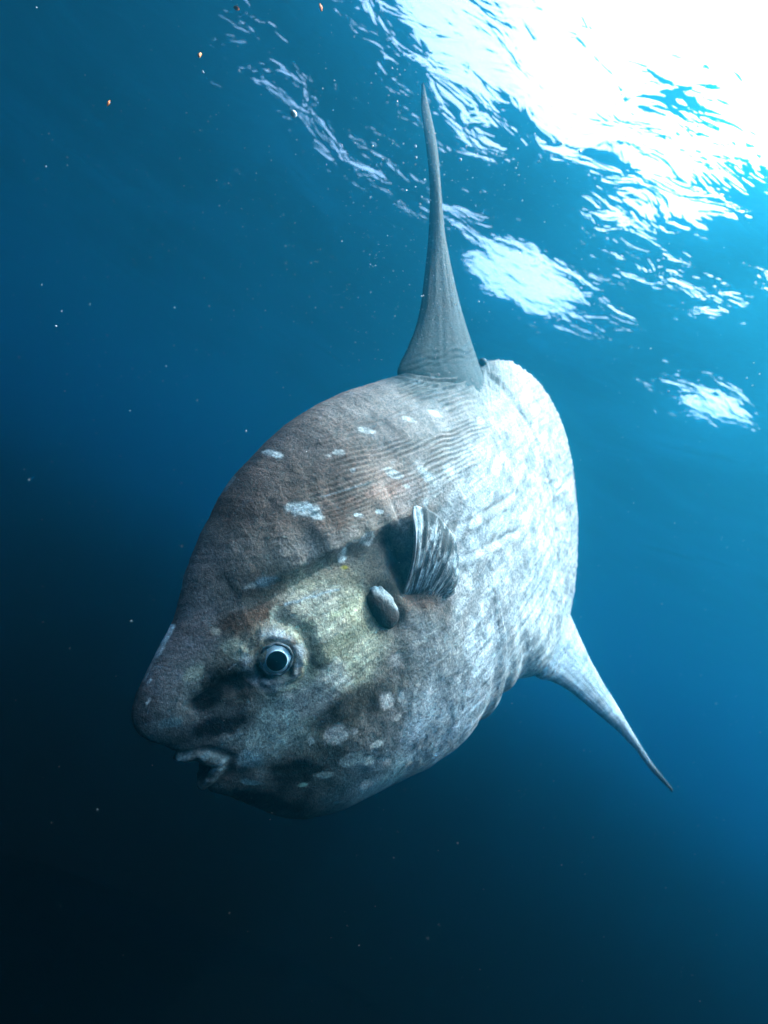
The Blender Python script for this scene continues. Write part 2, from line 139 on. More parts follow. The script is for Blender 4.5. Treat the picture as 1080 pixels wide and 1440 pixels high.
# ================================================================ helpers
rng = np.random.default_rng(11)
_tab = rng.random((256, 256))
def vnoise(x, y):
    xi = np.floor(x).astype(int); yi = np.floor(y).astype(int)
    fx = x - xi; fy = y - yi
    fx = fx * fx * fx * (fx * (fx * 6 - 15) + 10); fy = fy * fy * fy * (fy * (fy * 6 - 15) + 10)
    g = lambda a, b: _tab[a & 255, b & 255]
    return (g(xi, yi) * (1 - fx) + g(xi + 1, yi) * fx) * (1 - fy) + (g(xi, yi + 1) * (1 - fx) + g(xi + 1, yi + 1) * fx) * fy
def fbm(x, y, o=4, rough=.5):
    s = 0; a = 1; t = 0
    for i in range(o):
        s = s + a * vnoise(x * 2 ** i + 17.3 * i, y * 2 ** i + 5.1 * i); t += a; a *= rough
    return s / t                                   # 0..1
def sstep(a, b, x):
    t = np.clip((x - a) / (b - a), 0, 1); return t * t * (3 - 2 * t)
def seg_dist(u, z, p, q):
    p = np.array(p); q = np.array(q); d = q - p; L = (d ** 2).sum()
    t = np.clip(((u - p[0]) * d[0] + (z - p[1]) * d[1]) / L, 0, 1)
    du = u - p[0] - t * d[0]; dz = z - p[1] - t * d[1]
    side = np.sign(d[0] * dz - d[1] * du)
    return np.hypot(du, dz), t, side
def poly_dist(u, z, pts):
    best = None
    for i in range(len(pts) - 1):
        d, t, s = seg_dist(u, z, pts[i], pts[i + 1]); t = (t + i) / (len(pts) - 1)
        if best is None: best = [d, t, s]
        else:
            k = d < best[0]; best = [np.where(k, d, best[0]), np.where(k, t, best[1]), np.where(k, s, best[2])]
    return best
k2 = lambda n: (K[n][0], K[n][2])

def mesh_obj(name, co, faces, mat, parent=None, colors=None, smooth=True):
    me = bpy.data.meshes.new(name)
    co = np.asarray(co, np.float32)
    me.from_pydata(co.tolist(), [], faces if isinstance(faces, list) else faces.tolist())
    me.update()
    if smooth: me.shade_smooth()
    if colors is not None:
        at = me.color_attributes.new('skin_colour', 'FLOAT_COLOR', 'POINT')
        c4 = np.ones((len(co), 4), np.float32); c4[:, :3] = colors
        at.data.foreach_set('color', c4.ravel())
    me.materials.append(mat)
    o = bpy.data.objects.new(name, me); S.collection.objects.link(o)
    if parent is not None: o.parent = parent
    return o

def grid_faces(n, k, closed_n=True):
    i = np.arange(n if closed_n else n - 1); j = np.arange(k - 1)
    I, J = np.meshgrid(i, j, indexing='ij'); I2 = (I + 1) % n
    return np.stack([I * k + J, I * k + J + 1, I2 * k + J + 1, I2 * k + J], -1).reshape(-1, 4)

# ================================================================ materials
class NT:
    def __init__(s, name):
        s.m = bpy.data.materials.new(name); s.m.use_nodes = True
        s.n = s.m.node_tree.nodes; s.l = s.m.node_tree.links
        s.b = s.n['Principled BSDF']
    def new(s, t, **kw):
        x = s.n.new(t)
        for k, v in kw.items():
            if k in x.inputs: s.put(x.inputs[k], v)
            else: setattr(x, k, v)
        return x
    def put(s, i, v):
        if isinstance(v, bpy.types.NodeSocket): s.l.new(v, i)
        else: i.default_value = v
    def coord(s, rot=(0, 0, 0), scale=(1, 1, 1)):
        tc = s.n.new('ShaderNodeTexCoord')
        mp = s.n.new('ShaderNodeMapping'); mp.inputs['Rotation'].default_value = rot; mp.inputs['Scale'].default_value = scale
        s.l.new(tc.outputs['Object'], mp.inputs['Vector']); return mp.outputs[0]
    def noise(s, vec, scale, detail=3, rough=.5, dist=0):
        x = s.n.new('ShaderNodeTexNoise'); s.l.new(vec, x.inputs['Vector'])
        x.inputs['Scale'].default_value = scale; x.inputs['Detail'].default_value = detail
        x.inputs['Roughness'].default_value = rough; x.inputs['Distortion'].default_value = dist
        return x.outputs['Fac']
    def rng(s, v, a, b, c, d):
        x = s.n.new('ShaderNodeMapRange'); s.l.new(v, x.inputs[0])
        for i, q in enumerate((a, b, c, d)): x.inputs[i + 1].default_value = q
        return x.outputs[0]
    def math(s, op, a, b):
        x = s.n.new('ShaderNodeMath'); x.operation = op; s.put(x.inputs[0], a); s.put(x.inputs[1], b); return x.outputs[0]
    def mulc(s, c, f):
        x = s.n.new('ShaderNodeVectorMath'); x.operation = 'SCALE'; s.put(x.inputs[0], c); s.put(x.inputs['Scale'], f); return x.outputs[0]
    def mix(s, f, a, b):
        x = s.n.new('ShaderNodeMix'); x.data_type = 'RGBA'; s.put(x.inputs[0], f); s.put(x.inputs[6], a); s.put(x.inputs[7], b); return x.outputs[2]
    def bump(s, h, dist, strength=1.0, normal=None):
        x = s.n.new('ShaderNodeBump'); s.put(x.inputs['Height'], h); x.inputs['Distance'].default_value = dist; x.inputs['Strength'].default_value = strength
        if normal is not None: s.l.new(normal, x.inputs['Normal'])
        return x.outputs[0]

STREAK_ANG = math.atan2(K['ST1'][2] - K['ST0'][2], K['ST1'][0] - K['ST0'][0])
def skin_mat(name, streak_rot, streak=1.0, grain=1.0, spec=.12, dot=.86, dotr=.10, dotc=(.6, .62, .62, 1)):
    t = NT(name)
    at = t.new('ShaderNodeAttribute', attribute_name='skin_colour')
    co = t.coord()
    g1 = t.noise(co, 135, 4, .72)                       # sandpaper grain of the denticles
    g2 = t.noise(co, 70, 3, .6)
    mott = t.noise(co, 11, 5, .6, .4)
    st = t.noise(t.coord((0, streak_rot, 0), (4, 4, 42)), 1.0, 5, .62, .25)
    sc = t.noise(t.coord((0, streak_rot + .5, 0), (14, 14, 120)), 1.0, 2, .5, .5)
    lum = t.new('ShaderNodeRGBToBW', Color=at.outputs['Color']).outputs[0]
    pale = t.rng(lum, .15, .5, 0, 1)
    f = t.math('MULTIPLY', t.rng(g1, .25, .75, 1 - .72 * grain, 1 + .72 * grain), t.rng(g2, .3, .7, .8, 1.2))
    f = t.math('MULTIPLY', f, t.rng(mott, .3, .7, .72, 1.28))
    stf = t.rng(st, .3, .7, 1 - .5 * streak, 1 + .38 * streak)
    f = t.math('MULTIPLY', f, t.math('ADD', t.math('MULTIPLY', t.math('SUBTRACT', stf, 1.0), t.math('ADD', .25, pale)), 1.0))
    c = t.mulc(at.outputs['Color'], f)
    scm = t.math('MULTIPLY', t.math('MULTIPLY', t.rng(sc, .66, .76, 0, .55), streak), t.math('ADD', .12, pale))      # fine pale scars
    c = t.mix(scm, c, (.62, .64, .65, 1))
    vo = t.new('ShaderNodeTexVoronoi', Vector=co, Scale=55.0)
    dots = t.rng(vo.outputs['Distance'], dotr * .5, dotr, .7, 0)
    sep = t.new('ShaderNodeSeparateColor', Color=vo.outputs['Color'])
    dots = t.math('MULTIPLY', dots, t.rng(sep.outputs[0], dot, dot + .01, 0, 1))
    c = t.mix(dots, c, dotc)
    t.put(t.b.inputs['Base Color'], c)
    t.b.inputs['Roughness'].default_value = .5
    t.b.inputs['Specular IOR Level'].default_value = spec
    n1 = t.bump(g2, .004, .5)
    n2 = t.bump(g1, .004, .8, n1)
    n3 = t.bump(st, .008, .4 * streak, n2)
    t.put(t.b.inputs['Normal'], n3)
    return t.m

SKIN = skin_mat('sunfish_skin', STREAK_ANG)
FIN = skin_mat('fin_skin', math.pi / 2 - .35, .8, 1.3, .06, .55, .24, (.16, .24, .26, 1))
AFIN = skin_mat('anal_fin_skin', math.pi / 2 + .45, .7, .9)
def plain(name, col, rough=.4, spec=.5, coat=0, var=.2, scale=60):
    t = NT(name)
    f = t.rng(t.noise(t.coord(), scale, 4, .6), .3, .7, 1 - var, 1 + var)
    t.put(t.b.inputs['Base Color'], t.mulc((*col,), f))
    t.b.inputs['Roughness'].default_value = rough; t.b.inputs['Specular IOR Level'].default_value = spec
    t.b.inputs['Coat Weight'].default_value = coat
    return t.m

# ================================================================ the sunfish
fish = bpy.data.objects.new('ocean_sunfish', None); S.collection.objects.link(fish)
fish.empty_display_size = .3
fish.matrix_world = Matrix([FISH_AXES[i] + [FISH_LOC[i]] for i in range(3)] + [[0, 0, 0, 1]])
fish['label'] = 'huge grey mottled ocean sunfish with pale flank, diving head down under the bright surface'
fish['category'] = 'fish'

def catmull(p, N):
    n = len(p); s = np.r_[0, np.cumsum(np.linalg.norm(np.diff(np.vstack([p, p[:1]]), axis=0), axis=1))]
    t = np.linspace(0, s[-1], N, endpoint=False)
    i = np.clip(np.searchsorted(s, t, 'right') - 1, 0, n - 1); f = ((t - s[i]) / (s[i + 1] - s[i]))[:, None]
    p0, p1, p2, p3 = p[i - 1], p[i], p[(i + 1) % n], p[(i + 2) % n]
    return .5 * (2 * p1 + (p2 - p0) * f + (2 * p0 - 5 * p1 + 4 * p2 - p3) * f ** 2 + (3 * p1 - p0 - 3 * p2 + p3) * f ** 3)

MT, MB_ = np.array((.955, 0, -.078)), np.array((.945, 0, -.172))      # top and bottom of the open mouth
MC = (MT + MB_) / 2; MH = np.linalg.norm(MT - MB_) / 2; MW = .040; MCORNER = np.array((.922, 0, -.132))
def tone(c_):
    l_ = c_.mean(1)[:, None]
    c_ = c_ * (np.clip(l_, .01, .6) / .15) ** .38            # deeper darks, clearer pales
    warm = np.array((1.42, 1.0, .84)) * (1 - np.clip(l_ / .3, 0, 1)) + np.array((1.12, .97, .89)) * np.clip(l_ / .3, 0, 1)
    c_ = c_ * warm
    return np.clip(c_ / (1 + 1.25 * c_.mean(1))[:, None], .002, .6)
NA, NR = 1200, 215
def build_body():
    out = catmull(np.array(OUTLINE), NA); cen = np.array(CEN)
    # ragged rear margin, faintly uneven elsewhere
    th = np.arange(NA) / NA
    rear = sstep(-.75, -1.05, out[:, 0])
    jag = (fbm(th * 420, th * 0, 4, .75) - .5) * (.004 + .012 * rear * sstep(-.2, .3, out[:, 1]) + .012 * rear)
    d = out - cen; d /= np.linalg.norm(d, axis=1)[:, None]
    out = out + d * jag[:, None]
    r = 1 - (np.linspace(1, 0, NR) ** 1.55); r[0] = .002
    p = cen + r[None, :, None] * (out[:, None, :] - cen)
    u, z = p[..., 0], p[..., 1]
    s = np.clip((UH - u) / (UH - UT), 0, 1)
    pw = np.interp(s, [0, .5, 1], [2.3, 2.2, 2.0]); q = np.interp(s, [0, .5, .8, 1], [.5, .55, .75, .8])
    w = np.interp(s, [0, .08, .2, .35, .5, .65, .8, .92, 1], [.12, .17, .23, .275, .265, .215, .145, .085, .05])
    T = w * np.clip(1 - r[None, :] ** pw, 0, 1) ** q
    P = np.stack([u, T, z], -1)
    # normals of the smooth form
    da = np.roll(P, -1, 0) - np.roll(P, 1, 0); dr = np.gradient(P, axis=1)
    N = np.cross(da, dr); N /= np.linalg.norm(N, axis=-1)[..., None] + 1e-12
    N *= np.sign((N * np.stack([d[:, None, 0] + 0 * u, 0 * u + .6, d[:, None, 1] + 0 * u], -1)).sum(-1))[..., None]
    N[:, :6] = (0, 1, 0)
    # ---------------- relief
    g = lambda c, sx, sz: np.exp(-(((u - c[0]) / sx) ** 2 + ((z - c[1]) / sz) ** 2))
    H = (fbm(u * 5 + 3, z * 5 + 9, 4) - .5) * .022
    H += (fbm(u * 22, z * 22, 4, .6) - .5) * .005
    # eye: brow mound, ring fold and socket
    e = k2('EYE'); de = np.hypot(u - e[0], z - e[1])
    H += .020 * np.exp(-(de / .13) ** 2) + .003 * np.exp(-((de - .064 - .01 * np.sin(3 * np.arctan2(z - e[1], u - e[0]))) / .016) ** 2)
    H -= .007 * np.exp(-((de - .046) / .010) ** 2)
    H -= .010 * np.exp(-((de - .105) / .022) ** 2) * sstep(.02, -.08, u - e[0])
    ae = np.arctan2(z - e[1], u - e[0])
    H += .014 * (fbm(np.cos(ae) * 2.5 + de * 26 + 4, np.sin(ae) * 2.5 + de * 26 + 4, 3) - .5) * np.exp(-((de - .075) / .035) ** 2)
    # fold before the eye and the nostril hollow
    dn, tn, sn = poly_dist(u, z, [k2('NOST0'), k2('NOST1'), k2('NOST2')])
    nw = fbm(u * 40, z * 40, 3)
    H -= .030 * np.exp(-(dn / (.020 + .016 * nw)) ** 2)
    # lateral ridge with a sharp lower step
    dl, tl, sl = poly_dist(u, z, [k2('RIDGE0'), k2('RIDGE1'), k2('RIDGE2'), k2('RIDGE3')])
    sd_ = dl * sl
    amp = np.sin(np.clip(tl, 0, 1) * math.pi) ** .6
    lowside = np.sign(z - np.interp(-u, [-k2('RIDGE0')[0], -k2('RIDGE1')[0], -k2('RIDGE2')[0], -k2('RIDGE3')[0]],
                                    [k2('RIDGE0')[1], k2('RIDGE1')[1], k2('RIDGE2')[1], k2('RIDGE3')[1]]))
    prof = np.where(lowside > 0, np.exp(-(dl / .11) ** 2), np.exp(-(dl / .022) ** 2))
    amp = amp * (.45 + 1.1 * fbm(u * 9 + 2, z * 3, 3))
    H += .024 * amp * prof - .018 * amp * np.where(lowside < 0, np.exp(-((dl - .055) / .03) ** 2), 0)
    # cheek swelling, gill hollow, pectoral pit
    H += .018 * g(k2('CHEEK'), .16, .13)
    gl_ = k2('GILL'); H -= .030 * g((gl_[0], gl_[1]), .055, .075)
    pt = k2('PIT'); H -= .048 * g((pt[0] + .0, pt[1] - .01), .036, .11)
    H -= .03 * g((pt[0] - .02, pt[1] - .12), .06, .05)
    # wrinkles over the shoulder
    wr0, wr1 = np.array(k2('WR0')), np.array(k2('WR1')); dirw = (wr1 - wr0) / np.linalg.norm(wr1 - wr0); nw_ = np.array([-dirw[1], dirw[0]])
    al = (u - wr0[0]) * dirw[0] + (z - wr0[1]) * dirw[1]; ac = (u - wr0[0]) * nw_[0] + (z - wr0[1]) * nw_[1]
    wc = np.array(k2('WRC')); reg = np.exp(-(((u - wc[0] + .12) / .34) ** 2 + ((z - wc[1] - .03) / .18) ** 2) ** 2)
    ph = ac / .0185 + 1.9 * (fbm(al * 2.4 + 7, ac * 4.5, 4, .55) - .5) * 2 + .35 * (fbm(al * 8, ac * 14, 2) - .5)
    ws = np.sin(ph * 2 * math.pi); brk = sstep(.34, .56, fbm(al * 5 + 31, ac * 13 + 3, 3))
    H += .0055 * reg * (ws - .35 * ws ** 2) * (.12 + .88 * brk)
    H += .002 * np.exp(-(((u - wc[0] - .22) / .25) ** 2 + ((z - wc[1]) / .2) ** 2)) * np.sin((ac / .016 + 5 * fbm(al * 3, ac * 4, 3)) * 2 * math.pi) * brk
    # folds behind the pectoral fin
    for a_, b_, w_ in (('FOLD0', 'FOLD1', .020), ('FOLD2', 'FOLD3', .022)):
        df, tf, sf = seg_dist(u, z + .02 * (fbm(u * 8, z * 8, 2) - .5), k2(a_), k2(b_))
        H += (.006 * np.exp(-((df * sf - w_) / w_) ** 2) - .008 * np.exp(-((df * sf + .004) / (w_ * .6)) ** 2)) * np.sin(np.clip(tf, .02, .98) * math.pi) ** .5
    # folds at the root of the dorsal fin
    cf = np.array([-.66, .80]); rf = np.hypot((u - cf[0]) / 1.45, z - cf[1])
    fr_ = np.exp(-((rf - .215) / .05) ** 2) * sstep(-1.05, -.85, u)
    H += .010 * fr_ * np.sin((rf / .030 + 1.5 * fbm(u * 4, z * 6, 3)) * 2 * math.pi)
    # groove where the tail lobe begins, fin rays of the lobe
    dc, tc_, sc_ = poly_dist(u, z, [k2('CL0'), k2('CL1'), k2('CL2'), k2('CL3'), k2('CL4')])
    H -= .007 * np.exp(-(dc / (.016 + .012 * fbm(u * 14, z * 14, 2))) ** 2)
    rearz = sstep(-.78, -1.1, u)
    ang = np.arctan2(z - cen[1], u - cen[0])
    H += .0012 * rearz * np.sin(ang * 90 + 22 * fbm(u * 5, z * 5, 3)) * sstep(.35, .6, fbm(u * 8 + 3, z * 8, 2))
    H += .010 * sstep(-.2, -.9, u) * (fbm(u * 48, z * 48, 3, .7) - .5) * .6
    # diagonal creases down the flank
    sa = np.array(k2('ST1')) - np.array(k2('ST0')); sa /= np.linalg.norm(sa); sb = np.array([-sa[1], sa[0]])
    s1 = u * sa[0] + z * sa[1]; s2 = u * sb[0] + z * sb[1]
    fl = sstep(.3, -.1, u) * sstep(.25, -.05, z)
    H += fl * .006 * (fbm(s1 * 5, s2 * 30, 4, .6) - .5)
    # jaw line
    dj, tj, sj = seg_dist(u, z + .03 * (fbm(u * 9, z * 9, 2) - .5), k2('JAW0'), k2('JAW1'))
    H -= .004 * np.exp(-(dj / .02) ** 2)
    edge = 1 - r[None, :] ** 14 * .75
    H = H * edge
    # ---------------- skin colour, with some light and shade painted in
    pc = np.array(PIGMENT_AND_LIGHT); wu = u + .05 * (fbm(u * 9 + 2, z * 9, 4, .6) - .5) * 2; wz = z + .05 * (fbm(u * 9, z * 9 + 40, 4, .6) - .5) * 2
    num = 0; den = 0
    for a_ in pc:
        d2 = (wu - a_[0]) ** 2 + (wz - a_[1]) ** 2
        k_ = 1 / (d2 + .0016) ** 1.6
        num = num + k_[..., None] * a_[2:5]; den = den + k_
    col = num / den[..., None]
    blot = fbm(u * 7 + 11, z * 7 + 4, 5, .6); col *= (.45 + 1.1 * blot)[..., None]
    # blotchy edges on the cheek: thresholded patches
    ck = g(k2('CHEEK'), .2, .17); pb = sstep(.50, .56, fbm(u * 13 + 5, z * 13 + 1, 4, .55)) * ck
    col = col * (1 - .45 * pb[..., None]) + .45 * pb[..., None] * np.array((.34, .37, .29))
    pd = sstep(.55, .60, fbm(u * 10 + 25, z * 10 + 14, 4, .6)) * ck
    col *= (1 - .5 * pd)[..., None]
    wsp = .16 * (fbm(u * 60, z * 60, 3) - .5)
    wbig = 1.1 * (fbm(u * 16 + 4, z * 16 + 8, 4, .6) - .5)
    toned = False
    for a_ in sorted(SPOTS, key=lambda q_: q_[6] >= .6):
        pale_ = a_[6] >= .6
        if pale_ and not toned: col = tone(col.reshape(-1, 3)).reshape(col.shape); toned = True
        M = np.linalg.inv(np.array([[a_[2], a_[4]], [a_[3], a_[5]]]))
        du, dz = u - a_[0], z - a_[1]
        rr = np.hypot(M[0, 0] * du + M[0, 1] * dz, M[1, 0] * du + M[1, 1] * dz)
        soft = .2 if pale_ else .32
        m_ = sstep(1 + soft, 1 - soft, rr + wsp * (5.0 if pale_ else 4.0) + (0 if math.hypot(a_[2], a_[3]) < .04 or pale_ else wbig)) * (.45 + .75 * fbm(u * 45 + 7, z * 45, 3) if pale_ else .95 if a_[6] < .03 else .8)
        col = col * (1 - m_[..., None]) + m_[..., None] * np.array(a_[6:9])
    for a_ in SCRATCHES:
        df, tf, sf = seg_dist(u + .006 * (fbm(u * 40, z * 40, 2) - .5), z + .006 * (fbm(u * 40 + 9, z * 40, 2) - .5), a_[0:2], a_[2:4])
        m_ = sstep(a_[4], a_[4] * .4, df)[..., None]
        col = col * (1 - m_) + m_ * a_[5] * np.array((.95, 1, 1.02))
    # near-black along the nostril hollow, patchy pale ring round the eye
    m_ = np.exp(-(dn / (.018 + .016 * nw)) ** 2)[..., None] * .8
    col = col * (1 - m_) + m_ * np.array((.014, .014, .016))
    m_ = (np.exp(-((de - .070) / .016) ** 2) * sstep(.42, .62, fbm(u * 22, z * 22, 3)))[..., None] * .6
    col = col * (1 - m_) + m_ * np.array((.42, .43, .45))
    fr1 = sstep(.47, .60, fbm(s1 * 6 + 3, s2 * 22 + 8, 5, .62)) * sstep(.22, -.12, u) * sstep(.5, .2, z)
    col = col * (1 - .32 * fr1[..., None]) + .32 * fr1[..., None] * np.array((.80, .82, .84))
    fr2 = sstep(.50, .62, fbm(s1 * 9 + 33, s2 * 26 + 1, 5, .62)) * sstep(.3, -.05, u) * sstep(.5, .2, z)
    col *= (1 - .30 * fr2)[..., None]
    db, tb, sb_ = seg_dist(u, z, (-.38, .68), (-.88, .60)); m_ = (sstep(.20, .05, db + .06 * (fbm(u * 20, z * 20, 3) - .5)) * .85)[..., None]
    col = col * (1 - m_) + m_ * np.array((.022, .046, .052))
    dg = np.hypot((u - gl_[0]) / .8, z - gl_[1]); m_ = (np.exp(-((dg - .075) / .022) ** 2) * .65)[..., None]
    col = col * (1 - m_) + m_ * np.array((.03, .025, .022))
    # wrinkle crests coloured paler, troughs darker
    col *= (1 + .22 * reg * ws * brk)[..., None]
    L = P + N * H[..., None]
    # ---------------- open mouth: pull the front inwards
    front = sstep(.80, .86, L[..., 0])
    ra = np.arctan2(L[..., 1] / MW, (L[..., 2] - MC[2]) / MH)
    rho = np.hypot(L[..., 1] / MW, (L[..., 2] - MC[2]) / MH) + .22 * (fbm(ra * 2.2 + 9, ra * 0 + 4, 3) - .5)
    ln_ = fbm(L[..., 2] * 90 + 3, L[..., 1] * 90 + 7, 3)
    lipm = np.exp(-((rho - 1.20) / .26) ** 2) * front
    inm = sstep(.98, .62, rho) * front
    L = L + N * (.009 * lipm * (.3 + 1.4 * ln_) - .008 * np.exp(-((rho - 1.55) / .15) ** 2) * front)[..., None]
    L[..., 0] += .003 * lipm - .045 * inm
    lw = np.clip(lipm * 1.1, 0, 1)[..., None] * (.1 + .9 * sstep(.42, .62, ln_))[..., None]
    col = col * (1 - lw) + lw * np.array((.17, .23, .25))
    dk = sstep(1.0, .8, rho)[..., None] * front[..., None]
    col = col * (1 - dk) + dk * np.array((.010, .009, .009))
    Rr = L * np.array((1, -1, 1)); Rr = Rr[:, :-1]
    L[:, -1, 1] = 0
    nL = NA * NR
    co = np.concatenate([L.reshape(-1, 3), Rr.reshape(-1, 3)])
    cl = np.concatenate([col.reshape(-1, 3), col[:, :-1].reshape(-1, 3)])
    f1 = grid_faces(NA, NR)
    idR = np.concatenate([nL + np.arange(NA * (NR - 1)).reshape(NA, NR - 1), (np.arange(NA) * NR + NR - 1)[:, None]], 1)
    I = np.arange(NA); I2 = (I + 1) % NA
    f2 = np.stack([idR[:, :-1], idR[I2][:, :-1], idR[I2][:, 1:], idR[:, 1:]], -1).reshape(-1, 4)
    # fill the tiny centre holes
    capL = [int(i * NR) for i in range(NA)]; capR = [int(nL + i * (NR - 1)) for i in range(NA)]
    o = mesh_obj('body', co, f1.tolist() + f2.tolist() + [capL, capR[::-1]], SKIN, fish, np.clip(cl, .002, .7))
    return o, L, col
body, BL, BCOL = build_body()
me = body.data
# make outward normals certain
import bmesh
bm = bmesh.new(); bm.from_mesh(me); bmesh.ops.recalc_face_normals(bm, faces=bm.faces); bm.to_mesh(me); bm.free()

BF = BL.reshape(-1, 3)
_da = np.roll(BL, -4, 0) - np.roll(BL, 4, 0); _dr = np.roll(BL, -4, 1) - np.roll(BL, 4, 1)
_bn = np.cross(_da, _dr); _bn /= np.linalg.norm(_bn, axis=-1)[..., None] + 1e-9
_bn *= np.sign(_bn[..., 1:2] + 1e-9); BN = _bn.reshape(-1, 3)
def surf(u, z):
    i = np.argmin((BF[:, 0] - u) ** 2 + (BF[:, 2] - z) ** 2); return BF[i], BN[i]

def frame(nrm_, up=(0, 0, 1)):
    n_ = np.array(nrm_, float); n_ /= np.linalg.norm(n_)
    x = np.cross(up, n_); x /= np.linalg.norm(x); return x, np.cross(n_, x), n_
def dome(name, c, fr, prof, mat, parent, off=(0, 0), ns=48, sx=1, sy=1, mirror=False, wob=0.0):
    x, y, n_ = fr; vs = []; a = np.linspace(0, 2 * math.pi, ns, endpoint=False)
    c = np.array(c) + off[0] * x + off[1] * y
    pr = np.array(prof)
    co = np.stack([c + np.outer(np.cos(t) * pr[:, 0] * sx, x) + np.outer(np.sin(t) * pr[:, 0] * sy, y) + np.outer(pr[:, 1], n_) for t in a])
    if wob:
        k_ = fbm(np.cos(a) * 1.7 + 4, np.sin(a) * 1.7 + 4, 3) - .5; k3 = fbm(np.cos(a) * 3 + 14, np.sin(a) * 3 + 4, 3) - .5
        co = c + (co - c) * (1 + wob * k_)[:, None, None] + (wob * .06 * k3)[:, None, None] * n_
    co = co.reshape(-1, 3)
    if mirror: co = co * np.array((1, -1, 1))
    f = grid_faces(ns, len(pr))
    if mirror: f = f[:, ::-1]
    return mesh_obj(name, co, f, mat, parent)

# ---------------------------------------------------------------- eyes
SCLERA = plain('eye_white', (.52, .60, .64), .3, .5, .5, .12, 40)
IRIS = plain('eye_iris', (.48, .66, .74), .25, .5, .5, .25, 120)
PUPIL = plain('eye_pupil', (.002, .004, .005), .15, .25, 0, .1, 40)
LID = plain('eye_lid', (.07, .08, .09), .5, .3, 0, .3, 90)
def eye(mirror):
    c, n_ = surf(*k2('EYE'))
    n_ = np.array(n_) * 1.0 + np.array((.10, 0, -.05)); fr = frame(n_)
    c = c - .004 * fr[2]
    R_ = .0425
    t = np.linspace(0.02, 1, 14)
    pr = [(R_ * a, .011 * (1 - a ** 2.4)) for a in t] + [(R_ * 1.01, -.03)]
    e = dome('eye', c, fr, pr, SCLERA, fish, mirror=mirror)
    off = (-.0015, -.003)
    h = .0105
    pr = [(.029 + .004 * a, h + .002 * math.sin(math.pi * a) - .001 - .006 * a) for a in np.linspace(0, 1, 8)] + [(.033, h - .02)]
    dome('iris', c, fr, pr, IRIS, e, off, mirror=mirror)
    pr = [(.0300 * a, h + .008 * math.sqrt(max(0, 1 - a ** 2 * .95)) - .004) for a in np.linspace(.02, 1, 12)] + [(.0300, h - .02)]
    dome('pupil', c, fr, pr, PUPIL, e, off, mirror=mirror)
    pr = [(R_ + .002 + .0045 * math.cos(a), .000 + .005 * math.sin(a)) for a in np.linspace(-.6, math.pi + .6, 12)]
    dome('eyelid', c, fr, pr, LID, e, mirror=mirror, wob=.22)
eye(False); eye(True)

# ---------------------------------------------------------------- gill flap (a knob of skin over the gill opening)
GILLM = skin_mat('gill_skin', 0, .4, .8)
def gill(mirror):
    c, n_ = surf(*k2('GILL')); n_ = np.array((.15, 1, .0)); x, y, n_ = frame(n_)
    ang = math.radians(10); ca, sa = math.cos(ang), math.sin(ang)
    nu, nv = 44, 30; vs = []; cs = []
    for i in range(nv):
        v = math.pi * i / (nv - 1)
        for j in range(nu):
            t = 2 * math.pi * j / nu
            sg = lambda q, p: math.copysign(abs(q) ** p, q)
            lx = .046 * math.sin(v) * sg(math.cos(t), .85); ln = .034 * math.sin(v) * sg(math.sin(t), .8); ly = .080 * sg(math.cos(v), .85)
            k_ = 1 + .22 * (float(fbm(np.array(lx * 60 + 3), np.array(ly * 60 + ln * 30), 3)) - .5)
            a_, b_ = lx * ca - ly * sa, lx * sa + ly * ca
            vs.append(np.array(c) + x * a_ * k_ + y * b_ * k_ + n_ * (ln + .005))
            m_ = float(sstep(np.array(.008), np.array(.026), np.array(lx * .8 + ly * .30 + .008 * (float(fbm(np.array(lx * 90), np.array(ly * 90), 3)) - .5))))
            cs.append(np.array((.055, .040, .034)) * (1 - m_) + np.array((.33, .35, .35)) * m_)
    co = np.array(vs)
    if mirror: co = co * np.array((1, -1, 1))
    f = [(i * nu + j, i * nu + (j + 1) % nu, (i + 1) * nu + (j + 1) % nu, (i + 1) * nu + j) for i in range(nv - 1) for j in range(nu)]
    mesh_obj('gill_flap', co, f, GILLM, fish, np.array(cs))
gill(False); gill(True)

